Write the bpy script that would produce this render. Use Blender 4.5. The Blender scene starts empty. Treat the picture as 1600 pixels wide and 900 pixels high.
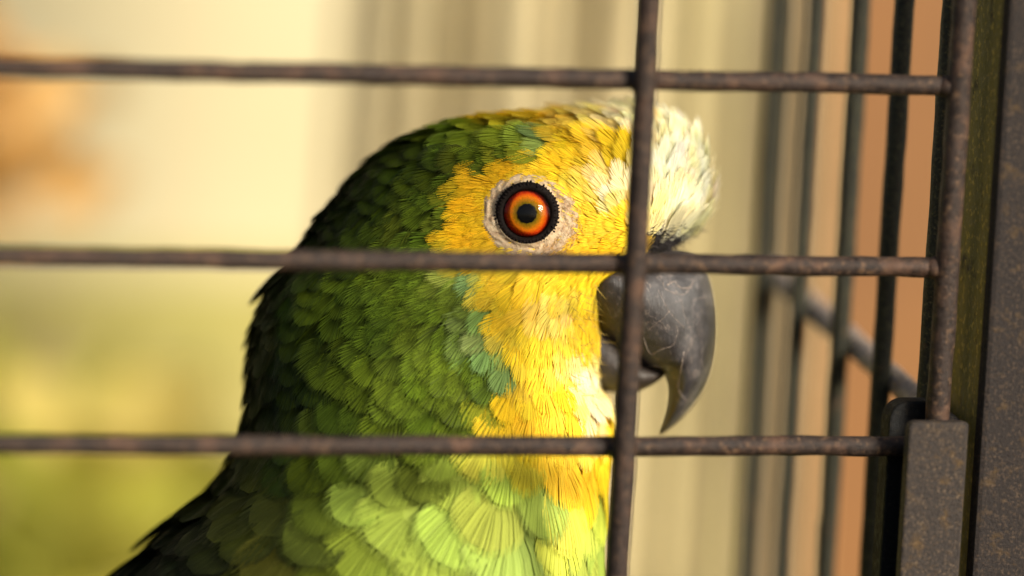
import bpy, math, random
import numpy as np
from mathutils import Matrix, Vector
from mathutils.bvhtree import BVHTree

rng = np.random.default_rng(7)
random.seed(7)
scn = bpy.context.scene
col = scn.collection
S = 1e-4            # 1 "u" (a tenth of a millimetre) in metres
D = 1.0             # camera to the plane of focus (the near side of the bird's head)

# ------------------------------------------------------------------ frame: the cage is plumb, the camera looks at it askew
def nrm(v):
    v = np.asarray(v, float); return v / np.linalg.norm(v)
hv = nrm((0.958, 0.285, -0.009))                 # along the cage front, in camera axes (right, depth, up)
wv = np.array((0.052, -0.15, 0.985)); wv = nrm(wv - hv * wv.dot(hv))
dv = np.cross(wv, hv)                            # into the cage
R = np.array([hv, dv, wv])                       # camera axes -> world
ORG = np.array((0, 0, 1.2))
def W(p):                                        # camera-axis point (metres from the focus point) -> world
    return np.asarray(p) @ R.T + ORG
F = Matrix([[*R[0], ORG[0]], [*R[1], ORG[1]], [*R[2], ORG[2]], [0, 0, 0, 1]])

cam_d = bpy.data.cameras.new('camera'); cam = bpy.data.objects.new('camera', cam_d); col.objects.link(cam)
cam_d.sensor_width = 36; cam_d.lens = 36 * D / 0.16
cam_d.clip_start = 0.05; cam_d.clip_end = 200
cam.matrix_world = F @ Matrix.Translation((0, -D, 0)) @ Matrix.Rotation(math.pi / 2, 4, 'X')
cam_d.dof.use_dof = True; cam_d.dof.focus_distance = D + 0.003
cam_d.dof.aperture_fstop = cam_d.lens / 47.0
scn.camera = cam

SUN = nrm((0.69, -0.67, 0.29))                   # towards the sun, camera axes
sw = R @ SUN
world = bpy.data.worlds.new('World'); scn.world = world; world.use_nodes = True
wn = world.node_tree; bg = wn.nodes['Background']
sky = wn.nodes.new('ShaderNodeTexSky'); sky.sky_type = 'NISHITA'; sky.sun_disc = False
sky.sun_elevation = math.asin(sw[2]); sky.sun_rotation = math.atan2(sw[0], sw[1])
sky.air_density = 1.0; sky.dust_density = 3.0
wn.links.new(sky.outputs[0], bg.inputs[0]); bg.inputs[1].default_value = 0.085
sl = bpy.data.lights.new('sun', 'SUN'); so = bpy.data.objects.new('sun', sl); col.objects.link(so)
sl.energy = 4.7; sl.angle = math.radians(18); sl.color = (1.0, 0.93, 0.80)
so.rotation_mode = 'QUATERNION'; so.rotation_quaternion = Vector(sw).to_track_quat('Z', 'Y'); so.location = W(SUN * 3)
scn.view_settings.view_transform = 'Standard'; scn.view_settings.look = 'None'
scn.view_settings.exposure = 0.72; scn.view_settings.gamma = 1.0
scn.render.engine = 'CYCLES'
scn.cycles.use_denoising = True
scn.cycles.max_bounces = 14; scn.cycles.diffuse_bounces = 10; scn.cycles.transmission_bounces = 10; scn.cycles.transparent_max_bounces = 16

# ------------------------------------------------------------------ helpers
def mat(name):
    m = bpy.data.materials.new(name); m.use_nodes = True
    nt = m.node_tree; return m, nt, nt.nodes['Principled BSDF']
def node(nt, t, **kw):
    n = nt.nodes.new(t)
    for k, v in kw.items(): setattr(n, k, v)
    return n
def ramp(nt, fac, stops):
    r = node(nt, 'ShaderNodeValToRGB'); e = r.color_ramp.elements
    while len(e) < len(stops): e.new(0.5)
    for i, (p, c) in enumerate(stops):
        e[i].position = p; e[i].color = (*c, 1) if len(c) == 3 else c
    nt.links.new(fac, r.inputs[0]); return r
def noise(nt, scale, detail=4, rough=0.55, vec=None, dist=0.0):
    n = node(nt, 'ShaderNodeTexNoise'); n.inputs['Scale'].default_value = scale
    n.inputs['Detail'].default_value = detail; n.inputs['Roughness'].default_value = rough
    n.inputs['Distortion'].default_value = dist
    if vec is not None: nt.links.new(vec, n.inputs['Vector'])
    return n
def bump(nt, b, h, strength, dist):
    n = node(nt, 'ShaderNodeBump'); n.inputs['Strength'].default_value = strength
    n.inputs['Distance'].default_value = dist
    nt.links.new(h, n.inputs['Height']); nt.links.new(n.outputs[0], b.inputs['Normal']); return n
def mix(nt, fac, a, b):
    n = node(nt, 'ShaderNodeMix', data_type='RGBA')
    if isinstance(fac, (int, float)): n.inputs[0].default_value = fac
    else: nt.links.new(fac, n.inputs[0])
    for sock, v in ((6, a), (7, b)):
        if isinstance(v, tuple): n.inputs[sock].default_value = (*v, 1)
        else: nt.links.new(v, n.inputs[sock])
    return n.outputs[2]
def mesh_obj(name, verts, faces, m, parent=None, smooth=True, colors=None):
    me = bpy.data.meshes.new(name)
    verts = np.asarray(verts, np.float32)
    if isinstance(faces, np.ndarray):
        k = faces.shape[1]
        me.vertices.add(len(verts)); me.vertices.foreach_set('co', verts.ravel())
        me.loops.add(faces.size); me.loops.foreach_set('vertex_index', faces.astype(np.int32).ravel())
        me.polygons.add(len(faces)); me.polygons.foreach_set('loop_start', np.arange(0, faces.size, k, dtype=np.int32))
        me.update(calc_edges=True)
    else:
        me.from_pydata(verts.tolist(), [], faces); me.update()
    if smooth: me.polygons.foreach_set('use_smooth', np.ones(len(me.polygons), bool))
    if colors is not None:
        a = me.attributes.new('col', 'FLOAT_COLOR', 'POINT')
        c = np.ones((len(verts), 4), np.float32); c[:, :3] = colors
        a.data.foreach_set('color', c.ravel())
    me.materials.append(m)
    o = bpy.data.objects.new(name, me); col.objects.link(o)
    if parent is not None: o.parent = parent
    return o
def empty(name, label, cat, mw=None, group=None):
    o = bpy.data.objects.new(name, None); col.objects.link(o); o.empty_display_size = 0.02
    if mw is not None: o.matrix_world = mw
    o['label'] = label; o['category'] = cat
    if group: o['group'] = group
    return o
def tube_data(pts, rad, sides=12, wob=0.0, caps=True):
    pts = np.asarray(pts, float); n = len(pts)
    rad = np.broadcast_to(np.asarray(rad, float), (n,)).copy()
    tan = np.gradient(pts, axis=0); tan /= np.linalg.norm(tan, axis=1)[:, None]
    ref = np.array((0, 1, 0.0)) if abs(tan[0][1]) < 0.9 else np.array((1.0, 0, 0))
    V = []
    ph = rng.random(6) * 6.28
    for i in range(n):
        e1 = nrm(np.cross(tan[i], ref)); e2 = np.cross(tan[i], e1)
        a = np.linspace(0, 2 * math.pi, sides, endpoint=False)
        rr = rad[i] * (1 + wob * (np.sin(3 * a + i * 0.7 + ph[0]) * 0.5 + np.sin(i * 1.9 + 2 * a + ph[1]) * 0.5 + rng.normal(0, .35, sides)))
        V.append(pts[i] + (np.cos(a) * rr)[:, None] * e1 + (np.sin(a) * rr)[:, None] * e2)
    V = np.concatenate(V)
    Fc = [(i * sides + j, i * sides + (j + 1) % sides, (i + 1) * sides + (j + 1) % sides, (i + 1) * sides + j)
          for i in range(n - 1) for j in range(sides)]
    if caps:
        Fc.append(tuple(range(sides - 1, -1, -1))); Fc.append(tuple((n - 1) * sides + j for j in range(sides)))
    return V, Fc
def box_data(x0, x1, y0, y1, z0, z1):
    V = [(x, y, z) for x in (x0, x1) for y in (y0, y1) for z in (z0, z1)]
    Fc = [(0, 1, 3, 2), (4, 6, 7, 5), (0, 4, 5, 1), (2, 3, 7, 6), (0, 2, 6, 4), (1, 5, 7, 3)]
    return V, Fc
def bevel(o, w, seg=2):
    b = o.modifiers.new('bevel', 'BEVEL'); b.width = w; b.segments = seg; b.limit_method = 'ANGLE'
    return o

# ------------------------------------------------------------------ materials
def rust_metal(name, dark, mid, rust, amount, sc=900, metallic=0.35, rough=0.55):
    m, nt, b = mat(name)
    tc = node(nt, 'ShaderNodeTexCoord').outputs['Object']
    n1 = noise(nt, sc * 0.22, 5, .65, tc); n2 = noise(nt, sc, 6, .7, tc); n3 = noise(nt, sc * 1.15, 3, .6, tc)
    c1 = ramp(nt, n2.outputs[0], [(.35, dark), (.68, mid)])
    rf = ramp(nt, n1.outputs[0], [(.62 - amount, (0, 0, 0)), (.74 - amount * .6, (1, 1, 1))])
    c2 = mix(nt, rf.outputs[0], c1.outputs[0], rust)
    spk = ramp(nt, n3.outputs[0], [(.54, (0, 0, 0)), (.70, (.6, .6, .6))])
    c3 = mix(nt, spk.outputs[0], c2, tuple(min(1, x * y) for x, y in zip(mid, (3.4, 2.9, 2.0))))
    nt.links.new(c3, b.inputs['Base Color'])
    b.inputs['Metallic'].default_value = metallic; b.inputs['Specular IOR Level'].default_value = .22
    rr = ramp(nt, n2.outputs[0], [(.3, (rough - .15,) * 3), (.7, (rough + .2,) * 3)])
    nt.links.new(rr.outputs[0], b.inputs['Roughness'])
    bump(nt, b, n2.outputs[0], .7, 0.0005)
    return m
M_bar = rust_metal('rusty_wire', (.012, .008, .0068), (.040, .027, .021), (.076, .041, .026), .11, 800, .15, .55)
M_sidebar = rust_metal('painted_wire', (.012, .012, .010), (.040, .040, .026), (.10, .055, .03), .02, 1500, .2, .5)
M_post = rust_metal('rusty_post', (.011, .0085, .0078), (.027, .021, .0185), (.055, .034, .015), .05, 1700, .15, .65)
M_plate = rust_metal('rusty_plate', (.018, .014, .0125), (.040, .032, .027), (.075, .045, .018), .05, 1700, .15, .62)
M_brace = rust_metal('sunlit_wire', (.16, .13, .115), (.34, .28, .25), (.22, .13, .08), .03, 900, .2, .5)  # sunlit look of the side brace put into a paler base colour
M_olive = rust_metal('olive_paint', (.17, .135, .03), (.20, .16, .036), (.035, .028, .012), .04, 700, .0, .6)
M_black = rust_metal('black_latch', (.004, .004, .004), (.007, .0065, .006), (.012, .009, .006), .0, 900, .0, .75)

def feather_mat(name, trans):
    m, nt, b = mat(name)
    at = node(nt, 'ShaderNodeAttribute', attribute_name='col')
    nt.links.new(at.outputs['Color'], b.inputs['Base Color'])
    b.inputs['Roughness'].default_value = .55
    b.inputs['Specular IOR Level'].default_value = .10
    tr = node(nt, 'ShaderNodeBsdfTranslucent'); nt.links.new(at.outputs['Color'], tr.inputs['Color'])
    mx = node(nt, 'ShaderNodeMixShader'); bw = node(nt, 'ShaderNodeRGBToBW'); nt.links.new(at.outputs['Color'], bw.inputs[0])   # less pigment, more light through
    ma = node(nt, 'ShaderNodeMath', operation='MULTIPLY_ADD'); nt.links.new(bw.outputs[0], ma.inputs[0]); ma.inputs[1].default_value = .42; ma.inputs[2].default_value = trans; nt.links.new(ma.outputs[0], mx.inputs[0])
    nt.links.new(b.outputs[0], mx.inputs[1]); nt.links.new(tr.outputs[0], mx.inputs[2])
    nt.links.new(mx.outputs[0], nt.nodes['Material Output'].inputs['Surface'])
    return m
M_feather = feather_mat('feather', .10)
M_down, nt_, b_ = mat('down')
at_ = node(nt_, 'ShaderNodeAttribute', attribute_name='col'); nt_.links.new(at_.outputs['Color'], b_.inputs['Base Color'])
b_.inputs['Roughness'].default_value = .9; b_.inputs['Specular IOR Level'].default_value = .05

# ------------------------------------------------------------------ the parrot's body: slices (u right, v down, y depth), in tenths of a millimetre
YM = 225.0      # depth of the bird's own middle plane behind the plane of focus
prof = np.array([
 # v     L     R     b
 (174,  850,  950,  20), (178,  800,  975,  65), (186,  738,  992, 112), (198,  686, 1046, 146), (215,  640, 1074, 172),
 (245,  590, 1097, 192), (285,  550, 1106, 204), (330,  512, 1104, 210), (365,  488, 1090, 216), (395,  468, 1046, 221),
 (420,  448,  990, 224), (450,  428,  958, 227), (500,  408,  944, 231), (560,  398,  940, 237), (605,  395,  934, 244), (632,  393,  952, 248),
 (680,  386,  954, 258), (720,  368,  946, 270), (760,  342,  941, 284), (800,  302,  938, 298), (850,  248,  934, 314),
 (900,  193,  931, 326), (1000,  95,  925, 340), (1200, -20,  890, 345), (1400,  40,  820, 310), (1520, 170,  690, 225), (1590, 330, 560, 90), (1600, 400, 500, 20)], float)
vv = np.arange(174, 1601, 1.0)
def smooth_interp(x, xp, fp, k):
    y = np.interp(x, xp, fp)
    if k:
        ker = np.hanning(2 * k + 3)[1:-1]; ker /= ker.sum()
        yp = np.pad(y, k, mode='reflect', reflect_type='odd'); y = np.convolve(yp, ker, 'valid')
    return y
Lf = smooth_interp(vv, prof[:, 0], prof[:, 1], 9); Rf = smooth_interp(vv, prof[:, 0], prof[:, 2], 17); Bf = smooth_interp(vv, prof[:, 0], prof[:, 3], 9)
PEX = 2.25
def slice_at(v):
    return np.interp(v, vv, Lf), np.interp(v, vv, Rf), np.interp(v, vv, Bf)
def surf_tv(v, th):           # parametric surface; theta 0 = front edge (beak side), pi/2 = camera side, pi = nape
    L, Rr, b = slice_at(v); c = np.cos(th); s = np.sin(th)
    u = (L + Rr) / 2 + (Rr - L) / 2 * np.sign(c) * np.abs(c) ** (2 / PEX)
    y = YM - b * np.sign(s) * np.abs(s) ** (2 / PEX)
    return np.stack([u, np.broadcast_to(v, u.shape), y], -1)
def norm_tv(v, th, e=1.5):
    a = surf_tv(v + e, th) - surf_tv(v - e, th); dth = 0.01
    b = surf_tv(v, th + dth) - surf_tv(v, th - dth)
    n = np.cross(b, a); n /= np.linalg.norm(n, axis=-1)[..., None] + 1e-9
    ctr = np.stack([(slice_at(v)[0] + slice_at(v)[1]) / 2, v + 0 * th, YM + 0 * th], -1)
    sgn = np.sign(((surf_tv(v, th) - ctr) * n).sum(-1)); sgn[sgn == 0] = 1
    return n * sgn[..., None]
def depth_at(u, v):           # camera-side depth of the body at (u, v)
    L, Rr, b = slice_at(v); x = np.clip(np.abs((u - (L + Rr) / 2) / ((Rr - L) / 2)), 0, 1)
    return YM - b * (1 - x ** PEX) ** (1 / PEX)
KB = 1.022
def B2C(p):                   # bird units -> metres in camera axes (bird object space)
    p = np.asarray(p, float)
    return np.stack([(p[..., 0] - 800) * S * KB, p[..., 1 + 1] * S, -(p[..., 1] - 450) * S * KB], -1)

# ---- fields over the bird: feather direction, size, colour
def idw(ctrl, u, v, power=4.0, soft=18.0):
    c = np.asarray(ctrl, float); d2 = (u[..., None] - c[:, 0]) ** 2 + (v[..., None] - c[:, 1]) ** 2 + soft ** 2
    w = d2 ** (-power / 2); w /= w.sum(-1, keepdims=True)
    return w @ c[:, 2:]
DIR = [(1085,330,.30,-.92),(1050,200,.05,-1),(1075,260,.30,-.92),(1010,300,-.25,-.9),(1000,200,-.35,-.9),(1040,340,.2,-.9),(940,200,-.85,-.45),(940,290,-.7,-.6),(850,180,-1,-.05),(820,220,-1,.12),
 (700,230,-.95,.35),(600,280,-.8,.6),(520,350,-.65,.75),(450,450,-.55,.85),(400,600,-.45,.9),(350,750,-.5,.85),(250,860,-.65,.75),
 (880,270,-.9,-.35),(760,290,-.97,.05),(720,370,-1,.25),(640,370,-.9,.4),(940,380,-.75,-.1),(900,430,-.8,.5),(840,470,-.65,.75),
 (760,480,-.85,.5),(650,470,-.88,.45),(560,520,-.75,.65),(700,560,-.65,.75),(600,620,-.55,.85),(800,560,-.4,.9),(880,540,-.1,1),(920,570,.35,.9),
 (850,660,-.15,1),(920,660,.1,1),(720,650,-.4,.9),(500,650,-.5,.85),(900,720,.02,1),(750,760,-.42,.9),(600,800,-.55,.85),(800,850,-.28,1),(900,850,0,1),(450,820,-.5,.85),(350,850,-.55,.82),
 (600,1000,-.4,.9),(900,1000,0,1)]
# spacing, length/spacing, width/spacing, tilt, fluff(0 firm .. 1 hairlike)
SIZ = [(1085,320,15,4.6,1.45,.34,.40),(1050,215,15,5.4,1.4,.40,.42),(1000,230,20,3.2,1.25,.34,.35),(940,200,26,2.8,1.3,.26,.25),(850,195,25,2.3,1.25,.14,.2),(940,300,20,2.5,1.1,.16,.5),
 (880,250,16,2.4,1.2,.11,.4),(780,265,14,2.4,1.2,.10,.45),(720,350,14,2.6,1.15,.10,.6),(900,400,13,2.4,1.2,.10,.5),(930,350,14,2.4,1.2,.10,.45),
 (800,210,33,2.0,1.3,0.16,.05),(700,230,33,2.0,1.3,0.16,.08),(600,290,33,2.0,1.3,0.16,.1),(640,360,25,2.4,1.2,.09,.5),(520,350,34,2.1,1.3,0.18,.1),
 (440,480,38,2.4,1.3,.19,.25),(395,600,39,2.4,1.3,.21,.25),(650,470,22,3.0,1.1,.09,.9),(560,500,26,2.7,1.2,0.16,.7),(700,540,26,2.7,1.2,0.16,.75),(600,600,36,2.2,1.3,0.19,.35),
 (500,620,40,2.1,1.35,0.21,.15),(820,480,21,2.7,1.25,.11,.42),(900,500,19,2.7,1.2,.12,.48),(870,600,25,2.6,1.3,.12,.4),(920,560,20,2.6,1.1,.20,.7),(700,650,40,2.2,1.35,0.19,.32),(850,670,32,2.5,1.25,.13,.5),
 (920,650,26,2.6,1.35,.14,.4),(600,720,48,2.1,1.35,0.18,.3),(750,740,52,2.0,1.45,0.19,.15),(480,800,60,2.1,1.4,0.19,.08),(620,820,70,2.0,1.5,0.18,.08),(760,840,68,2.0,1.5,0.18,.08),(900,800,58,2.1,1.45,0.18,.12),
 (350,800,58,2.2,1.3,0.19,.1),(250,870,64,2.2,1.3,.12,.1),(600,1000,74,2.1,1.4,.10,.2)]
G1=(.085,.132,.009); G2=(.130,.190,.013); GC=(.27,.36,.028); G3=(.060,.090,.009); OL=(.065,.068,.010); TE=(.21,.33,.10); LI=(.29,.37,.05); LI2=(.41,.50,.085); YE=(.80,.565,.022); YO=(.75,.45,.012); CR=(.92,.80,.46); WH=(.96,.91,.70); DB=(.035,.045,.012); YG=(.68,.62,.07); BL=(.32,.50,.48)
def cc(u, v, c): return (u, v, *c)
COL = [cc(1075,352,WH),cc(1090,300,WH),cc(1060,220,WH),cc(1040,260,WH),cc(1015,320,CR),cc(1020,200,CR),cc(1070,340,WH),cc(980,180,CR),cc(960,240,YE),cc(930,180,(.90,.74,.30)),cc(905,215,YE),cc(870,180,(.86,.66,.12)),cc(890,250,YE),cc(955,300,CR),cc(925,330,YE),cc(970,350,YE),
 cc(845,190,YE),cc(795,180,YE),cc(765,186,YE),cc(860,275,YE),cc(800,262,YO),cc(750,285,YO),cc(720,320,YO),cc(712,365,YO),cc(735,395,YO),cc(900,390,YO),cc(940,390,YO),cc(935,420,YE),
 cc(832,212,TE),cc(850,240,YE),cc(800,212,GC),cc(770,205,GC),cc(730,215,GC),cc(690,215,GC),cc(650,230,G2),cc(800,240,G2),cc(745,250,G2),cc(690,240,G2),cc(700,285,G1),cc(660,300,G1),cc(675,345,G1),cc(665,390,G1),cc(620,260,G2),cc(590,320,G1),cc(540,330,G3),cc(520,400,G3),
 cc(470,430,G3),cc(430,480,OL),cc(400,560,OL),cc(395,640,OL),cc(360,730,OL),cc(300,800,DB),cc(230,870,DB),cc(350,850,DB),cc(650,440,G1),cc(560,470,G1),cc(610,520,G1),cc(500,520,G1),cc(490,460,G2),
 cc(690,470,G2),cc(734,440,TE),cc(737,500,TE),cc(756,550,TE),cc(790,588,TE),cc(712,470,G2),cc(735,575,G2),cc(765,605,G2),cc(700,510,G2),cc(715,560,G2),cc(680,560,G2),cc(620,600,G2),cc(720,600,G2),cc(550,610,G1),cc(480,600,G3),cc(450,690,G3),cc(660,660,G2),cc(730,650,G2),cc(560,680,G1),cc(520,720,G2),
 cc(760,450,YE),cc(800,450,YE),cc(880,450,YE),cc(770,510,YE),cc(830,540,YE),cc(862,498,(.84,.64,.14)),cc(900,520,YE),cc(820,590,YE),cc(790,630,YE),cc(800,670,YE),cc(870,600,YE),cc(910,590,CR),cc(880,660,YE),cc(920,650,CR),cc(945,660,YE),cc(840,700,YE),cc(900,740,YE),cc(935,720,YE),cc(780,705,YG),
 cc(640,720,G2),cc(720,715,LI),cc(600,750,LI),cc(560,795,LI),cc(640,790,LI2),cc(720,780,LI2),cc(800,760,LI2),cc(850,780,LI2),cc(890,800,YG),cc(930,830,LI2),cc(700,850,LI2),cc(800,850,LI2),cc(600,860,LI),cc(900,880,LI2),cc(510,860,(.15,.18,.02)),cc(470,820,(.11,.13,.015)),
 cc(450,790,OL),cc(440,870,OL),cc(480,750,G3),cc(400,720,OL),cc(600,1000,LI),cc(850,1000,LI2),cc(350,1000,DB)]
EU, EV = 823, 336
def eye_R(a):                 # outer edge of the bare skin around the eye, by angle (0 right, pi/2 up)
    return 53 + 15 * np.maximum(0, np.cos(a + .35)) ** 2 + 5 * np.maximum(0, -np.cos(a)) ** 2 - 2 * np.sin(a)
def skip(u, v):
    a = np.arctan2(-(v - EV), u - EU); d = np.hypot(u - EU, v - EV)
    eye = d < eye_R(a) - 3
    cere = (u > 1003) & (v > 352)
    beak = (u > 962) & (v > 398) & (v < 640)
    return eye | cere | beak

# ---- sample feather places over the whole surface (dart throwing, spacing from the size field)
NC = 70000
v_s = np.concatenate([rng.uniform(175, 1010, NC), rng.uniform(174.5, 250, 12000)]); th_s = rng.uniform(0, 2 * math.pi, len(v_s))
P = surf_tv(v_s, th_s); Nn = norm_tv(v_s, th_s)
de = 0.01
area = np.linalg.norm(np.cross(surf_tv(v_s + 1, th_s) - surf_tv(v_s - 1, th_s), surf_tv(v_s, th_s + de) - surf_tv(v_s, th_s - de)), axis=-1)
siz = idw(SIZ, P[:, 0], P[:, 1]); spacing = siz[:, 0]
back = P[:, 2] > YM + 40
spacing = np.where(back, spacing * 1.5, spacing)
keep = (rng.random(len(v_s)) < np.clip(area / (spacing ** 2) / np.percentile(area / spacing ** 2, 90), .02, 1)) & ~(skip(P[:, 0], P[:, 1]))
idx = np.nonzero(keep)[0]
cell = 30.0; grid = {}; chosen = []
for i in idx:
    p = P[i]; r = spacing[i] * 0.80; k = tuple((p // cell).astype(int)); m_ = int(math.ceil(r / cell)); ok = True
    for a in range(-m_, m_ + 1):
        for b in range(-m_, m_ + 1):
            for c in range(-m_, m_ + 1):
                for j in grid.get((k[0] + a, k[1] + b, k[2] + c), ()):
                    q = P[j] - p
                    if q @ q < r * r: ok = False; break
                if not ok: break
            if not ok: break
        if not ok: break
    if ok: grid.setdefault(k, []).append(i); chosen.append(i)
chosen = np.array(chosen)
print('feathers', len(chosen))

# ---- one feather: a thin curved vane and a fan of separate barbs running off its shaft
def feather(p, n, t, L, Wd, tilt, fluff, c, edge, curv, K, lift):
    """returns verts (bird units), quads, colours"""
    s = np.cross(n, t)
    ks, kt = curv
    def place(r, q, h):
        hh = h + lift + tilt * (r + .15 * L) - .5 * kt * np.maximum(r, -L) ** 2 - .5 * ks * q ** 2
        return p + r[:, None] * t + q[:, None] * s + hh[:, None] * n
    V = []; Fq = []; C = []
    # vane: rows along the shaft
    rr = np.linspace(-.5, .40, 6); ww = np.array([.16, .34, .46, .47, .38, .14]) * (1 - .22 * fluff)
    nr = len(rr); cr = 3
    for i in range(nr):
        q = np.linspace(-1, 1, cr) * ww[i] * Wd
        V.append(place(np.full(cr, rr[i] * L), q, np.full(cr, -1.0) - np.abs(q) * .05))
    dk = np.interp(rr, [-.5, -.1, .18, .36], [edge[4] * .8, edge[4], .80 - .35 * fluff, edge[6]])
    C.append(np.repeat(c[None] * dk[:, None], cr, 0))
    Fq.append(np.array([(i * cr + j, i * cr + j + 1, (i + 1) * cr + j + 1, (i + 1) * cr + j) for i in range(nr - 1) for j in range(cr - 1)]))
    off = nr * cr
    # barbs
    ph = np.linspace(-2.25, 2.25, K) + rng.normal(0, .02 + .05 * fluff, K)
    clump = np.round(ph * (2.2 + rng.random()) + rng.random()) ; clump_c = (clump) / 2.6
    ph = ph + (clump_c - ph) * .10 * min(1, fluff * 1.6) * (rng.random() < .6)
    ext = 1 + rng.normal(0, .018 + .08 * fluff, K)
    er = (.08 + .42 * np.cos(ph) * ext) * L; eq = .5 * Wd * np.sin(ph) * ext * np.where(np.cos(ph) > 0, 1, .95)
    r0 = np.clip(-.42 * L + .34 * L * np.maximum(0, np.cos(ph)) ** 2 - .02 * L, -.5 * L, .3 * L); q0 = eq * (.36 - .26 * min(1, fluff * 1.5))
    m_r = r0 + (er - r0) * .42; m_q = q0 + (eq - q0) * .66
    bw = (.5 * (Wd + L) * 1.15 * 4.5 / 2 / K) * (.80 - .48 * fluff)
    ts = np.array([0, .42, .80, 1.0])
    lev = rng.normal(0, .22 + .9 * fluff, K)
    br = 1 + rng.uniform(-1, 1, K) * (.15 + .12 * fluff)
    rows = []; cols = []
    for t_ in ts:
        r_ = (1 - t_) ** 2 * r0 + 2 * t_ * (1 - t_) * m_r + t_ ** 2 * er
        q_ = (1 - t_) ** 2 * q0 + 2 * t_ * (1 - t_) * m_q + t_ ** 2 * eq
        dr = 2 * (1 - t_) * (m_r - r0) + 2 * t_ * (er - m_r); dq = 2 * (1 - t_) * (m_q - q0) + 2 * t_ * (eq - m_q)
        ln = np.hypot(dr, dq) + 1e-6; pr, pq = -dq / ln, dr / ln
        w_ = bw * (.55 + .45 * t_) * (1 - .72 * max(0, (t_ - .7) / .3)) * .5
        h_ = .8 + lev * t_ + (1.2 * t_)
        tw = .35 * w_
        rows.append((place(r_ - pr * w_, q_ - pq * w_, h_ - tw), place(r_ + pr * w_, q_ + pq * w_, h_ + tw)))
        e_ = {0: 0, .42: 0, .80: edge[5], 1.0: 1}[float(t_)]
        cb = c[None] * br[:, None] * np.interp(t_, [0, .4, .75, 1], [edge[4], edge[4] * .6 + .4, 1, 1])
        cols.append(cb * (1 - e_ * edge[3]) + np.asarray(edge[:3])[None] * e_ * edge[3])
    BV = np.stack([x for a in rows for x in a], 1).reshape(-1, 3)         # K x 8
    BC = np.repeat(np.stack(cols, 1), 2, axis=1).reshape(-1, 3)
    k8 = np.arange(K)[:, None] * 8 + off
    BQ = np.concatenate([k8 + np.array([[2 * i, 2 * i + 1, 2 * i + 3, 2 * i + 2]]) for i in range(3)], 0)
    V.append(BV); C.append(BC); Fq.append(BQ)
    return np.concatenate(V), np.concatenate(Fq), np.clip(np.concatenate(C), 0, .96)

parrot = empty('parrot', 'green parrot with yellow face, orange-red eye and dark hooked beak behind rusty bars', 'parrot', F)

Pc = P[chosen]; Nc = Nn[chosen]; u_, v_ = Pc[:, 0], Pc[:, 1]
dirs = idw(DIR, u_, v_); szs = idw(SIZ, u_, v_)
ju = rng.normal(0, 1, len(chosen)); jv = rng.normal(0, 1, len(chosen))
sh_ = -.30 * szs[:, 0] * szs[:, 1]
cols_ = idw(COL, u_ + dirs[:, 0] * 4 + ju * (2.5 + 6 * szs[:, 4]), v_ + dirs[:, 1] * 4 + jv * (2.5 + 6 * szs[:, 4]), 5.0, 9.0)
feats = []
for k, i in enumerate(chosen):
    p = Pc[k].copy(); n = Nc[k]
    sp, lf, wf, tilt, fl = szs[k]; bk = back[i]
    if bk: sp *= 1.5; fl *= .5
    a = rng.normal(0, .11 + .10 * fl)
    d2 = nrm(dirs[k]); d2 = np.array([d2[0] * math.cos(a) - d2[1] * math.sin(a), d2[0] * math.sin(a) + d2[1] * math.cos(a), 0])
    t = d2 - n * (d2 @ n); lt = np.linalg.norm(t)
    if lt < .15: t = np.array([0, 1., 0]) - n * n[1]; lt = np.linalg.norm(t)
    t /= lt
    # curvature of the surface along and across the feather, from the slice geometry
    L_, R_, b__ = slice_at(p[1]); aa = (R_ - L_) / 2
    rad = 0.5 * (aa + b__); ks = .8 / rad; kt = .8 / max(rad, 160)
    tl = tilt * rng.uniform(.6, 1.4)
    Lg = sp * lf * rng.uniform(.88, 1.14); Wg = sp * wf * 1.38 * rng.uniform(.9, 1.1)
    if p[0] > 1040 and p[2] > YM - 30: Lg *= .75; Wg *= .85; tl *= .55          # the far side of the tuft lies flatter
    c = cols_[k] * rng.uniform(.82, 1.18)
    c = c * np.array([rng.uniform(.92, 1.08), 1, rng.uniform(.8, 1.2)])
    green = c[1] > c[0] * 1.15
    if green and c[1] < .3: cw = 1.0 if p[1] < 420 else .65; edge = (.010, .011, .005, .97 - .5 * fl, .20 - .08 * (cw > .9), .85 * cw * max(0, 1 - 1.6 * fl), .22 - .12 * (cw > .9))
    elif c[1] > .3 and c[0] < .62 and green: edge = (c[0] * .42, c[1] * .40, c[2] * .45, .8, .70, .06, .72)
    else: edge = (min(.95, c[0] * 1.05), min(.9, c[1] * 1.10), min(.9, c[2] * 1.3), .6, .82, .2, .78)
    if c[2] > .28 and c[0] > .6: edge = (.95, .91, .72, .5, .93, .3, .93)
    K = int(np.clip(Lg * (.66 if Lg < 80 else .95), 24, 150))
    if bk or p[1] > 930: K = K // 2
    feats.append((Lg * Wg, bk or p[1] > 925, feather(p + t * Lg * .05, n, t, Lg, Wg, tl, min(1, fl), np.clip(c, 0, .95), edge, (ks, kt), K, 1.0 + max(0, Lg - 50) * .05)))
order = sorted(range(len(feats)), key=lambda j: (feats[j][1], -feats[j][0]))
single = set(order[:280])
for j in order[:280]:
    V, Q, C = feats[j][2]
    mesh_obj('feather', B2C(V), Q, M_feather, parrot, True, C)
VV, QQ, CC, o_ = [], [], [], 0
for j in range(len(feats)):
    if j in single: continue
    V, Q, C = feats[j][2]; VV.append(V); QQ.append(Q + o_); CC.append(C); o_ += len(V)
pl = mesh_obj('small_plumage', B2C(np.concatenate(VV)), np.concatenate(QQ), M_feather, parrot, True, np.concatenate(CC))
pl['kind'] = 'stuff'

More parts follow.
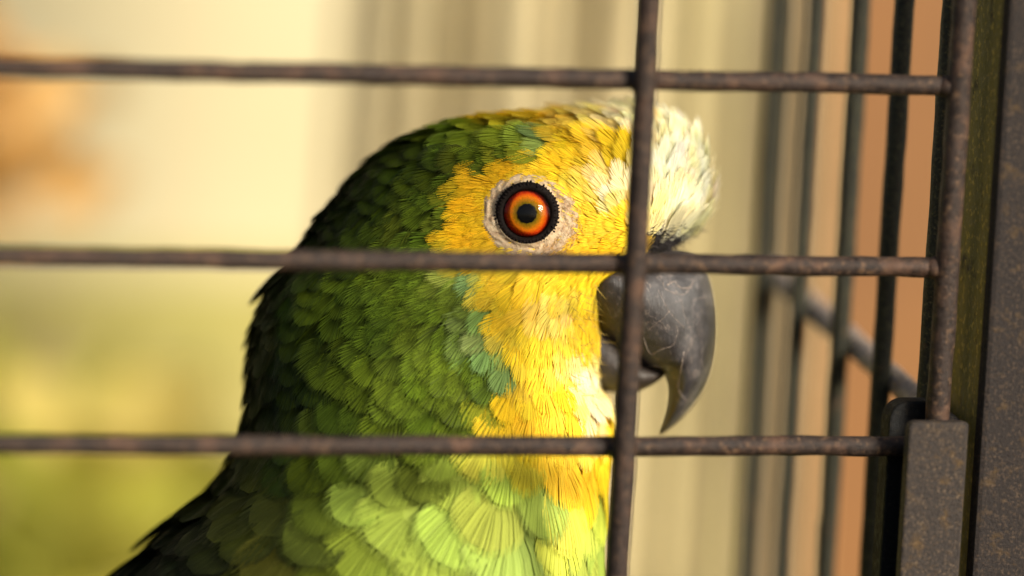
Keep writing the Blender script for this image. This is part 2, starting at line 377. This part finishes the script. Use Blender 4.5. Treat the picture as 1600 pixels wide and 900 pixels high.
# ---- body under the feathers: one continuous skin
vs_ = np.concatenate([np.linspace(174.2, 200, 14), np.linspace(206, 1000, 90), np.linspace(1020, 1599.5, 30)])
ts_ = np.linspace(0, 2 * math.pi, 72, endpoint=False)
G = np.stack([surf_tv(np.full(72, v), ts_) for v in vs_])
shr = G.copy(); ctr = np.stack([(np.interp(vs_, vv, Lf) + np.interp(vs_, vv, Rf)) / 2, vs_, 0 * vs_ + YM], -1)[:, None]
G = ctr + (G - ctr) * .985
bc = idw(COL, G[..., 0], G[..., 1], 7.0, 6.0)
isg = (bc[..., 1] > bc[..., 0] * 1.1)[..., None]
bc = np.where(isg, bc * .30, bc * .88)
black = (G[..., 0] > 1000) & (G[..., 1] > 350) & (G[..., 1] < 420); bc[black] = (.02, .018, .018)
eyez = np.hypot(G[..., 0] - EU, G[..., 1] - EV) < 66; bc[eyez] = (.45, .33, .24)
nv = len(vs_)
BF = [(i * 72 + j, i * 72 + (j + 1) % 72, (i + 1) * 72 + (j + 1) % 72, (i + 1) * 72 + j) for i in range(nv - 1) for j in range(72)]
BF += [tuple(range(71, -1, -1)), tuple((nv - 1) * 72 + j for j in range(72))]
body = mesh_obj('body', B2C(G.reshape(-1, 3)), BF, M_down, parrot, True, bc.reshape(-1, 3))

# ---- eye
ED = float(depth_at(np.array(EU * 1.), np.array(EV * 1.)))
eye = bpy.data.objects.new('eye', None); col.objects.link(eye); eye.parent = parrot; eye.empty_display_size = .005
eye.location = B2C(np.array((EU, EV, ED))); eye.scale = (.92, .92, .92)
def disc_rings(radii, depths, n=64):
    a = np.linspace(0, 2 * math.pi, n, endpoint=False); V = []
    for r, d in zip(radii, depths): V += [(r * math.cos(x) * S, d * S, r * math.sin(x) * S) for x in a]
    Fc = [(i * n + j, (i + 1) * n + j, (i + 1) * n + (j + 1) % n, i * n + (j + 1) % n) for i in range(len(radii) - 1) for j in range(n)]
    return V, Fc
M_iris, nt, b = mat('iris')
tc = node(nt, 'ShaderNodeTexCoord').outputs['Object']
ln_ = node(nt, 'ShaderNodeVectorMath', operation='LENGTH'); nt.links.new(tc, ln_.inputs[0])
sc_ = node(nt, 'ShaderNodeMath', operation='MULTIPLY'); nt.links.new(ln_.outputs['Value'], sc_.inputs[0]); sc_.inputs[1].default_value = .94 / (44 * S)
nn = noise(nt, 2600, 5, .7, tc)
ad = node(nt, 'ShaderNodeMath', operation='MULTIPLY_ADD'); nt.links.new(nn.outputs[0], ad.inputs[0]); ad.inputs[1].default_value = .22; nt.links.new(sc_.outputs[0], ad.inputs[2])
rp = ramp(nt, ad.outputs[0], [(.42, (.012, .010, .002)), (.50, (.085, .060, .004)), (.62, (.22, .095, .004)), (.74, (.46, .105, .004)), (.86, (.38, .030, .003)), (.96, (.12, .006, .002)), (1.0, (.03, .004, .002))])
nt.links.new(rp.outputs[0], b.inputs['Base Color']); b.inputs['Roughness'].default_value = .6; b.inputs['Specular IOR Level'].default_value = 0
bump(nt, b, nn.outputs[0], .5, .0004)
V, Fc = disc_rings([13, 20, 28, 36, 44], [-7, -6, -5, -5, -7]); mesh_obj('iris', V, Fc, M_iris, eye)
M_pupil, nt, b = mat('pupil'); b.inputs['Base Color'].default_value = (.003, .003, .003, 1); b.inputs['Roughness'].default_value = .5; b.inputs['Specular IOR Level'].default_value = 0
a = np.linspace(0, 2 * math.pi, 48, endpoint=False)
V = [(0, -6.5 * S, 0)]
for rr_ in (10, 16.5):
    V += [((rr_ + (.5 * math.sin(11 * x) + .4 * math.sin(23 * x + 1) if rr_ > 12 else 0)) * math.cos(x) * S, -7.6 * S, (rr_ + (.5 * math.sin(11 * x) + .4 * math.sin(23 * x + 1) if rr_ > 12 else 0)) * math.sin(x) * S) for x in a]
Fc = [(0, 1 + j, 1 + (j + 1) % 48) for j in range(48)] + [(1 + j, 49 + j, 49 + (j + 1) % 48, 1 + (j + 1) % 48) for j in range(48)]
mesh_obj('pupil', V, Fc, M_pupil, eye)
M_cor, nt, b = mat('cornea')
nt.nodes.remove(b); g = node(nt, 'ShaderNodeBsdfGlossy'); g.inputs['Roughness'].default_value = .04
tr = node(nt, 'ShaderNodeBsdfTransparent'); fr = node(nt, 'ShaderNodeFresnel'); fr.inputs['IOR'].default_value = 1.25
mx = node(nt, 'ShaderNodeMixShader'); nt.links.new(fr.outputs[0], mx.inputs[0]); nt.links.new(tr.outputs[0], mx.inputs[1]); nt.links.new(g.outputs[0], mx.inputs[2])
nt.links.new(mx.outputs[0], nt.nodes['Material Output'].inputs['Surface'])
rs = np.concatenate([[.01], np.linspace(3, 46, 14)]); RC = 62.0
V, Fc = disc_rings(rs, -(np.sqrt(RC ** 2 - rs ** 2) - np.sqrt(RC ** 2 - 46 ** 2)) - 6); mesh_obj('cornea', V, Fc, M_cor, eye)
# black lid rim with its rows of tiny beads
M_lid, nt, b = mat('eyelid'); tc = node(nt, 'ShaderNodeTexCoord').outputs['Object']
nn = noise(nt, 3500, 4, .6, tc); rp = ramp(nt, nn.outputs[0], [(.35, (.003, .002, .0018)), (.75, (.012, .008, .0065))]); nt.links.new(rp.outputs[0], b.inputs['Base Color'])
b.inputs['Roughness'].default_value = .6; b.inputs['Specular IOR Level'].default_value = .06; bump(nt, b, nn.outputs[0], .5, .0002)
nA, nB = 96, 10; V = []
for i in range(nA):
    A = 2 * math.pi * i / nA
    for j in range(nB):
        Bq = 2 * math.pi * j / nB; rr_ = 46.5 + 7.5 * math.cos(Bq); V.append((rr_ * math.cos(A) * S, (-7 - 6.5 * math.sin(Bq)) * S, rr_ * math.sin(A) * S))
Fc = [(i * nB + j, ((i + 1) % nA) * nB + j, ((i + 1) % nA) * nB + (j + 1) % nB, i * nB + (j + 1) % nB) for i in range(nA) for j in range(nB)]
lid = mesh_obj('eyelid', V, Fc, M_lid, eye)
V, Fc = [], []
for row, (rad_, nb, br, dp) in enumerate(((49.5, 52, 2.5, -13.0), (53.5, 58, 2.4, -9.5))):
    for i in range(nb):
        A = 2 * math.pi * (i + .5 * row) / nb + rng.normal(0, .012); R0 = rad_ + rng.normal(0, .8); q = br * rng.uniform(.45, 1.1); o0 = len(V)
        c0 = np.array((R0 * math.cos(A), dp, R0 * math.sin(A))); rd = np.array((math.cos(A), 0, math.sin(A))); tn = np.array((-math.sin(A), 0, math.cos(A)))
        for lat, lr in ((0, 1), (.6, .75), (.95, .2)):
            for m_ in range(6):
                x = m_ * math.pi / 3; V.append((c0 + rd * math.cos(x) * lr * q * 1.5 + tn * math.sin(x) * lr * q + np.array((0, -lat * q, 0))) * S)
        for l in range(2):
            for m_ in range(6): Fc.append((o0 + l * 6 + m_, o0 + l * 6 + (m_ + 1) % 6, o0 + (l + 1) * 6 + (m_ + 1) % 6, o0 + (l + 1) * 6 + m_))
        Fc.append(tuple(o0 + 12 + m_ for m_ in range(6)))
bd = mesh_obj('lid_beads', V, Fc, M_lid, eye); bd['kind'] = 'stuff'
# bare wrinkled skin
M_skin, nt, b = mat('bare_skin'); tc = node(nt, 'ShaderNodeTexCoord').outputs['Object']
nn = noise(nt, 900, 6, .7, tc); n2 = noise(nt, 3200, 4, .6, tc)
rp = ramp(nt, nn.outputs[0], [(.30, (.24, .14, .07)), (.55, (.42, .305, .175)), (.75, (.52, .41, .265))]); nt.links.new(rp.outputs[0], b.inputs['Base Color'])
b.inputs['Roughness'].default_value = .6; b.inputs['Subsurface Weight'].default_value = .15; b.inputs['Subsurface Radius'].default_value = (.0012, .0006, .0004); b.inputs['Subsurface Scale'].default_value = 1.0
bump(nt, b, n2.outputs[0], .6, .0005)
nA, nR = 160, 26; V = []
for i in range(nA):
    A = 2 * math.pi * i / nA; Ro = float(eye_R(np.array(A))) + 12
    for j in range(nR):
        f = j / (nR - 1); r = 46.5 + (Ro - 46.5) * f
        u, v = EU + r * math.cos(A), EV - r * math.sin(A)
        wr = 1.1 * math.sin(f * 13 + 2.2 * math.sin(A * 3 + 1) + 1.1 * math.sin(A * 8 + 2)) * math.sin(A * 4 + f * 3) ** 2 + .8 * math.sin(f * 9 + A * 17 + 2 * math.sin(A * 5))
        wr *= min(1, f * 5)
        y = float(depth_at(np.array(u), np.array(v))) - 5.5 - wr - 4 * math.exp(-(f / .15) ** 2) + 10 * max(0, f - .75)
        V.append(B2C(np.array((u, v, y))))
Fc = [(i * nR + j, i * nR + j + 1, ((i + 1) % nA) * nR + j + 1, ((i + 1) % nA) * nR + j) for i in range(nA) for j in range(nR - 1)]
mesh_obj('eye_skin', V, Fc, M_skin, parrot)

# ---- beak
M_beak, nt, b = mat('beak_horn'); tc = node(nt, 'ShaderNodeTexCoord').outputs['Object']
mp = node(nt, 'ShaderNodeMapping'); nt.links.new(tc, mp.inputs[0]); mp.inputs['Scale'].default_value = (1, 1, .22); mp.inputs['Rotation'].default_value = (0, .25, 0)
n1 = noise(nt, 2200, 6, .75, mp.outputs[0], .4); n2 = noise(nt, 260, 4, .6, tc); n3 = noise(nt, 3500, 4, .7, tc)
base = ramp(nt, n2.outputs[0], [(.34, (.020, .017, .017)), (.58, (.050, .046, .047)), (.78, (.115, .103, .10))])
st = ramp(nt, n1.outputs[0], [(.56, (0, 0, 0)), (.74, (.75, .75, .75))])
c1 = mix(nt, st.outputs[0], base.outputs[0], (.21, .18, .165))
vor = node(nt, 'ShaderNodeTexVoronoi', feature='DISTANCE_TO_EDGE'); vor.inputs['Scale'].default_value = 150
dn = noise(nt, 420, 4, .6, tc); mv = node(nt, 'ShaderNodeMix', data_type='VECTOR'); mv.inputs[0].default_value = .007
nt.links.new(tc, mv.inputs[4]); nt.links.new(dn.outputs['Color'], mv.inputs[5]); nt.links.new(mv.outputs[1], vor.inputs['Vector'])
cr_ = ramp(nt, vor.outputs['Distance'], [(0.0, (.4, .4, .4)), (.022, (0, 0, 0))])
gate = ramp(nt, n2.outputs[0], [(.46, (0, 0, 0)), (.56, (1, 1, 1))])
mlt = node(nt, 'ShaderNodeMath', operation='MULTIPLY'); nt.links.new(cr_.outputs[0], mlt.inputs[0]); nt.links.new(gate.outputs[0], mlt.inputs[1])
c2 = mix(nt, mlt.outputs[0], c1, (.36, .28, .23))
nt.links.new(c2, b.inputs['Base Color']); b.inputs['Roughness'].default_value = .42
bump(nt, b, n1.outputs[0], .45, .0005); b.inputs['Roughness'].default_value = .34
def loft(outer, inner, wid, n=44, sides=28, sharp=1.0):
    tt = np.linspace(0, 1, len(outer)); t2 = np.linspace(0, 1, n)
    def cr(a):
        a = np.asarray(a, float); a = a.reshape(len(a), -1)
        return np.stack([smooth_interp(t2, tt, a[:, k], 3) for k in range(a.shape[1])], 1)
    O, I, Wd = cr(outer), cr(inner), cr(wid)[:, 0]
    V = []
    for i in range(n):
        c = (O[i] + I[i]) / 2; ax = (O[i] - I[i]) / 2
        for j in range(sides):
            x = 2 * math.pi * j / sides; cs = math.cos(x); sn = math.sin(x)
            wloc = Wd[i] * abs(sn) ** .9 * math.copysign(1, sn) * (1 - .34 * sharp * max(0, cs)) 
            pu, pv = c + ax * cs
            V.append((pu, pv, YM - wloc))
    Fc = [(i * sides + j, i * sides + (j + 1) % sides, (i + 1) * sides + (j + 1) % sides, (i + 1) * sides + j) for i in range(n - 1) for j in range(sides)]
    Fc += [tuple(range(sides - 1, -1, -1)), tuple((n - 1) * sides + j for j in range(sides))]
    return np.array(V), Fc
outer = [(1005, 392), (1060, 388), (1094, 402), (1110, 432), (1118, 480), (1119, 530), (1113, 575), (1099, 614), (1072, 648), (1050, 667), (1034, 679)]
inner = [(900, 470), (912, 505), (935, 530), (960, 548), (985, 562), (1008, 580), (1032, 576), (1044, 596), (1045, 624), (1038, 655), (1030, 677)]
wid = [138, 144, 142, 136, 126, 112, 95, 74, 52, 30, 8]
V, Fc = loft(outer, inner, wid); beak = mesh_obj('upper_beak', B2C(V), Fc, M_beak, parrot)
bvh_v = V.copy(); bvh_f = Fc
outer2 = [(880, 440), (935, 486), (975, 535), (1000, 560), (1022, 572), (1040, 574), (1046, 574)]
inner2 = [(860, 570), (905, 602), (950, 614), (980, 615), (1008, 609), (1032, 594), (1045, 580)]
wid2 = [70, 84, 90, 86, 74, 50, 20]
M_beak2, nt, b = mat('lower_beak_horn'); tc = node(nt, 'ShaderNodeTexCoord').outputs['Object']
n1 = noise(nt, 700, 6, .7, tc); rp = ramp(nt, n1.outputs[0], [(.3, (.018, .013, .010)), (.6, (.040, .030, .024)), (.8, (.075, .056, .044))]); nt.links.new(rp.outputs[0], b.inputs['Base Color']); b.inputs['Roughness'].default_value = .5; bump(nt, b, n1.outputs[0], .5, .0005)
V2, Fc2 = loft(outer2, inner2, wid2, 26, 24, 0.0); mesh_obj('lower_beak', B2C(V2), Fc2, M_beak2, parrot)
# raised pale flakes and ridges on the horn
bvh = BVHTree.FromPolygons([Vector(x) for x in bvh_v], bvh_f)
M_flake, nt, b = mat('horn_flake'); tc = node(nt, 'ShaderNodeTexCoord').outputs['Object']
n1 = noise(nt, 2500, 4, .6, tc); rp = ramp(nt, n1.outputs[0], [(.35, (.09, .07, .06)), (.7, (.32, .26, .22))]); nt.links.new(rp.outputs[0], b.inputs['Base Color']); b.inputs['Roughness'].default_value = .6
lines = [([(1004, 525), (1012, 556), (1030, 545), (1050, 540), (1056, 520), (1052, 505)], 1.5), ([(1006, 518), (1030, 498), (1046, 484)], 1.0), ([(1026, 450), (1036, 478), (1045, 492), (1070, 512)], 1.0), ([(1010, 572), (1030, 573), (1043, 578)], 1.6),
 ([(1068, 545), (1062, 580), (1058, 605), (1066, 622), (1072, 630), (1062, 652)], 1.5), ([(1040, 446), (1056, 440), (1060, 452), (1074, 446)], 1.9), ([(1052, 455), (1064, 462), (1075, 450), (1082, 440)], 1.4), ([(1060, 470), (1064, 492), (1076, 508)], .9),
 ([(1008, 490), (1030, 502), (1040, 520)], .8), ([(1078, 470), (1092, 462), (1100, 470)], .8), ([(1030, 440), (1042, 456), (1056, 462)], 1.2), ([(1085, 500), (1094, 540), (1096, 580)], .7)]
for pts, r in lines:
    pts = np.array(pts, float); tt = np.linspace(0, 1, len(pts)); t2 = np.linspace(0, 1, len(pts) * 6)
    uu = np.interp(t2, tt, pts[:, 0]) + np.convolve(rng.normal(0, 3.5, len(t2)), np.ones(3) / 3, 'same'); vw = np.interp(t2, tt, pts[:, 1]) + np.convolve(rng.normal(0, 3.5, len(t2)), np.ones(3) / 3, 'same')
    uu = np.convolve(np.pad(uu, 3, mode='edge'), np.ones(7) / 7, 'valid'); vw = np.convolve(np.pad(vw, 3, mode='edge'), np.ones(7) / 7, 'valid')
    pp = []
    for u, v in zip(uu, vw):
        h = bvh.ray_cast(Vector((u, v, -200)), Vector((0, 0, 1)))
        if h[0] is not None: pp.append((u, v, h[0][2] + .2))
    if len(pp) > 4:
        TV, TF = tube_data(np.array(pp), r * rng.uniform(.25, .95, len(pp)), 5); mesh_obj('horn_ridge', B2C(TV), TF, M_flake, beak)

# ---- black bristles on the cere, and fine hair-like bristles along the chin and the lores
def bristles(name, places, colr, w):
    V, Q, C = [], [], []
    for (p, d, ln) in places:
        d = nrm(d); sd = nrm(np.cross(d, (0, 1e-3, 1))); bend = rng.normal(0, .22, 3); o0 = len(V)
        for t_, ww in ((0, 1), (.5, .8), (1, .12)):
            q = p + d * ln * t_ + bend * ln * t_ * t_
            V += [q - sd * w * ww, q + sd * w * ww]
        c = np.array(colr) * rng.uniform(.5, 1.4); C += [c] * 6
        Q += [(o0, o0 + 1, o0 + 3, o0 + 2), (o0 + 2, o0 + 3, o0 + 5, o0 + 4)]
    o = mesh_obj(name, B2C(np.array(V)), np.array(Q), M_feather, parrot, True, np.array(C)); o['kind'] = 'stuff'
pl_ = []
for _ in range(3600):
    th = rng.uniform(.0, 2.2); v = rng.uniform(354, 412); p = surf_tv(np.array([v]), np.array([th]))[0]
    if p[0] < 1006 + (v < 362) * rng.uniform(0, 40): continue
    n = norm_tv(np.array([v]), np.array([th]))[0]
    if th < .5 and rng.random() < .7: continue
    pl_.append((p - n * 3, n * .6 + np.array((rng.normal(0, .35), -.55 + rng.normal(0, .4), rng.normal(0, .3))), rng.uniform(10, 22)))
bristles('cere_bristles', pl_, (.035, .03, .03), .55)
pl_ = []
for _ in range(260):
    v = rng.uniform(440, 618); th = rng.uniform(.10, 1.15); p = surf_tv(np.array([v]), np.array([th]))[0]
    if p[0] < 880: continue
    n = norm_tv(np.array([v]), np.array([th]))[0]
    pl_.append((p, n * .5 + np.array((.5 + rng.normal(0, .3), .5 + rng.normal(0, .3), 0)), rng.uniform(12, 30)))
bristles('chin_bristles', pl_, (.55, .40, .10), .5)
pl_ = []
for _ in range(350):
    A = rng.uniform(-1.3, .6); r = rng.uniform(.80, 1.25) * float(eye_R(np.array(A))); u, v = EU + r * math.cos(A), EV - r * math.sin(A)
    if u > 960: continue
    pl_.append((np.array((u, v, float(depth_at(np.array(u), np.array(v))) - 4)), np.array((-.4 + rng.normal(0, .5), .5 + rng.normal(0, .5), -.35)), rng.uniform(6, 13)))
bristles('lore_bristles', pl_, (.42, .25, .10), .45)

# ------------------------------------------------------------------ the cage (world axes: x along the front, y into the cage, z up)
def ray(px, py):                                    # camera-axis ray through a photograph pixel
    return nrm(((px - 800) * S, D, -(py - 450) * S))
CAMP = np.array((0, -D, 0))
C0 = CAMP + ray(1471, 420) * ((D - .004) / ray(1471, 420)[1])
C0w = W(C0)
def on_front(px, py, off=0.0):
    a = W(CAMP); d = R @ ray(px, py); t = (C0w[1] + off - a[1]) / d[1]; return a + d * t
def on_side(px, py, off=0.0):
    a = W(CAMP); d = R @ ray(px, py); t = (C0w[0] + off - a[0]) / d[0]; return a + d * t
cage = empty('bird_cage', 'rusty wire bird cage with a flat corner post and catch plate', 'cage', Matrix.Translation(Vector((C0w[0], C0w[1], C0w[2] - .25))))
co = np.array((C0w[0], C0w[1], C0w[2] - .25))
def rod(p0, p1, r, m, n=60, wob=.05, sag=.0, name='bar', sides=12):
    t = np.linspace(0, 1, n)[:, None]; pts = np.asarray(p0) * (1 - t) + np.asarray(p1) * t
    pts = pts + np.stack([np.convolve(rng.normal(0, 1, n + 8), np.ones(9) / 9, 'valid') * r * sag for _ in range(3)], 1)
    V, Fc = tube_data(pts - co, r, sides, wob)
    return mesh_obj(name, V, Fc, m, cage)
fy = C0w[1]; zt, zb = C0w[2] + .14, C0w[2] - .14; xr = C0w[0]; xl = xr - .27
for (px, py) in ((985, 124), (980, 412), (970, 697)):
    q = on_front(px, py); rod((xl, fy, q[2]), (xr + .0016, fy, q[2]), .00158, M_bar, 90, .05, .12)
dz = on_front(980, 412)[2] - on_front(970, 697)[2]
for k in (2, 3):
    q = on_front(970, 697); rod((xl, fy, q[2] - (k - 1) * dz), (xr, fy, q[2] - (k - 1) * dz), .00158, M_bar, 40, .05, .1)
q = on_front(985, 124); rod((xl, fy, q[2] + dz), (xr, fy, q[2] + dz), .00158, M_bar, 40, .05, .1)
xv = on_front(983, 420)[0]; rod((xv, fy - .0027, zb), (xv, fy - .0027, zt), .00178, M_bar, 90, .05, .10)
vp = on_front(1483, 420)[0] - xv
for k in (2,): rod((xv - 1.25 * vp * k + .0, fy - .0027, zb), (xv - 1.25 * vp * k, fy - .0027, zt), .00178, M_bar, 50, .05, .1)
rod((xr + .0004, fy - .0015, zb), (xr + .0004, fy - .0015, zt), .0019, M_bar, 90, .05, .06)      # edge rod where the cross bars end
for (px, py) in ((985, 124), (980, 412), (970, 697)):                    # a lump of weld at every joint
    z0 = on_front(px, py)[2]
    for x0, y0 in ((xv, fy - .0012), (xr - .0006, fy - .0006)):
        t_ = np.linspace(-1, 1, 7); V, Fc = tube_data(np.stack([x0 + t_ * .0026, y0 + 0 * t_, z0 + .0003 * t_], 1) - co, .0019 * np.sqrt(np.clip(1.02 - t_ ** 2, .02, 1)), 10, .10)
        mesh_obj('weld', V, Fc, M_bar, cage)
# side wall
ys = []
for px in (1472, 1398, 1330, 1262, 1203, 1150):
    ys.append(on_side(px, 250, .002)[1] - fy)
print('side bar depths', [round(y * 1000, 1) for y in ys])
xs = xr + .002
for y in ys[:5]: rod((xs, fy + y, zb), (xs, fy + y, zt), .00165, M_sidebar, 80, .05, .06)
qa, qb = on_side(1425, 618, .0052), on_side(1236, 452, .0052)
rod(qa + (qa - qb) * .3, qb + (qb - qa) * .25, .0021, M_brace, 60, .06, .10, 'brace')
# back wall
yb = fy + .30
for k, px in enumerate((1120, 1010, 905, 790, 690, 590)):
    a_ = W(CAMP); d_ = R @ ray(px, 300); q = a_ + d_ * ((yb - a_[1]) / d_[1])
    rod((q[0], yb, zb), (q[0], yb, zt + .05), .0010, M_sidebar, 12, .02, .05)
# corner post, olive strip behind it, catch plate, black catch
def cage_box(name, x0, x1, y0, y1, z0, z1, m, bev=.0006):
    V, Fc = box_data(x0, x1, y0, y1, z0, z1); V = np.array(V) - co
    o = mesh_obj(name, V, Fc, m, cage, False); return bevel(o, bev)
xp = on_front(1541, 420, -.004)[0]
cage_box('corner_post', xp, xp + .022, fy - .0065, fy - .003, zb, zt, M_post, .0009)
cage_box('post_flange', xp + .0016, xp + .0036, fy - .0012, fy + .014, zb, zt, M_olive, .0004)
zpl = on_front(1455, 657, -.004)[2]
def plate(name, x0, x1, y0, y1, z0, z1, rad_l, rad_r, m):
    out = []
    for (cx, r, a0, a1) in ((x0 + rad_l, rad_l, math.pi, math.pi / 2), (x1 - rad_r, rad_r, math.pi / 2, 0)):
        for k in range(7):
            a = a0 + (a1 - a0) * k / 6; out.append((cx + r * math.cos(a), z1 - r + r * math.sin(a)))
    out += [(x1, z0), (x0, z0)]; n = len(out)
    V = [np.array((x, y, z)) - co for y in (y0, y1) for x, z in out]
    Fc = [tuple(range(n)), tuple(range(2 * n - 1, n - 1, -1))] + [(i, i + n, (i + 1) % n + n, (i + 1) % n) for i in range(n)]
    return bevel(mesh_obj(name, V, Fc, m, cage, False), .0004)
pa, pb = on_front(1410, 760, -.006)[0], on_front(1503, 760, -.006)[0]
plate('catch_plate', pa, pb, fy - .0075, fy - .0052, zb, on_front(1455, 657, -.006)[2], .0013, .0007, M_plate)
ka, kb = on_front(1381, 760, .003)[0], on_front(1450, 760, .003)[0]
plate('catch', ka, kb, fy + .0022, fy + .0065, zb, on_front(1420, 626, .003)[2], .0032, .001, M_black)

# ------------------------------------------------------------------ behind the cage, far out of focus
def bg_mat(name, c0, c1, sc=25, rough=.8):
    m, nt, b = mat(name); tc = node(nt, 'ShaderNodeTexCoord').outputs['Object']
    n = noise(nt, sc, 5, .6, tc); r = ramp(nt, n.outputs[0], [(.3, c0), (.7, c1)])
    nt.links.new(r.outputs[0], b.inputs['Base Color']); b.inputs['Roughness'].default_value = rough
    bump(nt, b, n.outputs[0], .3, .002); return m
def at(px, py, y):                                  # world point seen at a pixel, y metres behind the focus
    return W(CAMP + ray(px, py) * ((D + y) / ray(px, py)[1]))
FR = F.to_3x3().to_4x4()
wall_m = bg_mat('cream_render', (.45, .39, .225), (.50, .435, .275), 9)
V, Fc = box_data(-.6, .6, 0, .08, -.6, .5)
wl = mesh_obj('garden_wall', V, Fc, wall_m, None, False); wl.matrix_world = Matrix.Translation(Vector(W((0, .62, 0)))) @ Matrix.Rotation(-.12, 4, 'Z')
bevel(wl, .004); wl['label'] = 'pale cream rendered wall, blurred, beyond the bird and the cage'; wl['category'] = 'wall'
dd = bg_mat('ochre_dado', (.32, .30, .062), (.35, .285, .105), 10)
V, Fc = box_data(-.59, .59, -.012, -.001, -.6, 0); o = mesh_obj('dado', V, Fc, dd, wl, False); bevel(o, .003)
o.location = (0, 0, at(200, 405, .61)[2] - W((0, .62, 0))[2]); o['label'] = 'yellow-green painted lower part of the wall'
# cane fence
fence = empty('cane_fence', 'blurred fence of upright khaki and cream canes behind the parrot', 'fence', Matrix.Translation(Vector(at(850, 450, .30))))
fo = np.array(at(850, 450, .30))
cpx = list(range(524, 1180, 37)) + [1196, 1232, 1268]
for k, px in enumerate(cpx):
    c = np.array((.55, .455, .25)) if px < 1010 else np.array((.52, .43, .21))
    if px > 1040 and k % 2: c = np.array((.33, .25, .125))
    if px == 1196: c = np.array((.20, .15, .08))
    if k == 0: c = np.array((.36, .295, .16))
    if px == 1268: c = np.array((.38, .26, .12))
    c = c * rng.uniform(.80, 1.25) if k and px != 1196 else c
    m = bg_mat('cane_%d' % k, tuple(c * .9), tuple(np.minimum(1, c * 1.15)), 60, .55)
    p = np.array(at(px, 450, .30 + .006 * (k % 2))) - fo; r = .0029
    zz = np.linspace(-.25, .25, 26); rr_ = np.array([r * (1.12 if (i + 2 * k) % 7 == 3 else 1) for i in range(26)])
    lean = rng.normal(0, .012)
    V, Fc = tube_data(np.stack([p[0] + zz * lean, 0 * zz + p[1], zz], 1), rr_, 14); mesh_obj('cane', V, Fc, m, fence)
# orange-brown board
ob = bg_mat('orange_board', (.110, .044, .007), (.155, .062, .009), 14, .7)
V, Fc = box_data(-.042, .042, -.006, .006, -.3, .3); o = mesh_obj('timber_board', V, Fc, ob, None, False)
o.location = Vector(at(1462, 450, .34)); o.rotation_euler = (0, 0, .35); bevel(o, .002)
o['label'] = 'upright orange-brown board seen blurred through the side bars'; o['category'] = 'board'
# leafy bush
def bush(name, label, cat, spots, cols2, n, size, seed):
    rs_ = np.random.default_rng(seed); c0 = np.mean([at(*s[:3]) for s in spots], 0)
    e = empty(name, label, cat, Matrix.Translation(Vector(c0)))
    m, nt, b = mat(name + '_leaf'); a_ = node(nt, 'ShaderNodeAttribute', attribute_name='col'); nt.links.new(a_.outputs['Color'], b.inputs['Base Color']); b.inputs['Roughness'].default_value = .5
    tr_ = node(nt, 'ShaderNodeBsdfTranslucent'); nt.links.new(a_.outputs['Color'], tr_.inputs[0]); mx_ = node(nt, 'ShaderNodeMixShader'); mx_.inputs[0].default_value = .5
    nt.links.new(b.outputs[0], mx_.inputs[1]); nt.links.new(tr_.outputs[0], mx_.inputs[2]); nt.links.new(mx_.outputs[0], nt.nodes['Material Output'].inputs[0])
    V, Q, C = [], [], []
    for i in range(n):
        s = spots[i % len(spots)]; p = np.array(at(*s[:3])) - c0 + rs_.normal(0, 1, 3) * np.array((s[3], .012, s[4]))
        d = nrm(rs_.normal(0, 1, 3) + np.array((0, -.2, .3))); sd = nrm(np.cross(d, nrm(rs_.normal(0, 1, 3) + np.array((0, -2.5, 0)))) ); nn_ = np.cross(d, sd)
        L_ = size * rs_.uniform(.6, 1.3); w_ = L_ * .28; c = np.array(cols2[rs_.integers(len(cols2))]) * rs_.uniform(.8, 1.2); o0 = len(V)
        for t_, k_ in ((0, .1), (.3, .85), (.6, 1), (.85, .55), (1, .03)):
            q = p + d * L_ * t_ - nn_ * L_ * .18 * t_ * t_
            V += [q - sd * w_ * k_ + nn_ * w_ * .25 * k_, q, q + sd * w_ * k_ + nn_ * w_ * .25 * k_]; C += [c] * 3
        for r_ in range(4):
            for s_ in range(2): x = o0 + r_ * 3 + s_; Q.append((x, x + 1, x + 4, x + 3))
    o = mesh_obj('leaves', V, np.array(Q), m, e, True, np.clip(np.array(C), 0, .95)); o['kind'] = 'stuff'
    V, Fc = tube_data(np.array([(0, .02, -.25), (.01, .02, -.12), (-.005, .02, 0), (.004, .02, .04)]), np.array([.004, .0035, .003, .0015]), 8)
    mesh_obj('stem', V, Fc, bg_mat(name + '_stem', (.10, .08, .03), (.16, .12, .05)), e)
bush('leafy_bush', 'blurred yellow-green leafy bush low against the cream wall', 'bush',
     [(40, 760, .33, .02, .008), (-40, 700, .33, .012, .012), (180, 840, .33, .02, .008), (90, 880, .33, .025, .012)],
     [(.56, .52, .10), (.54, .52, .09), (.60, .50, .16), (.50, .50, .08)], 90, .032, 3)
bush('orange_flowers', 'blurred clump of orange petals beside the cream wall', 'flowers',
     [(0, 190, .33, .004, .008), (-60, 210, .33, .010, .010)], [(.60, .34, .10), (.62, .40, .14), (.56, .30, .08)], 40, .017, 5)
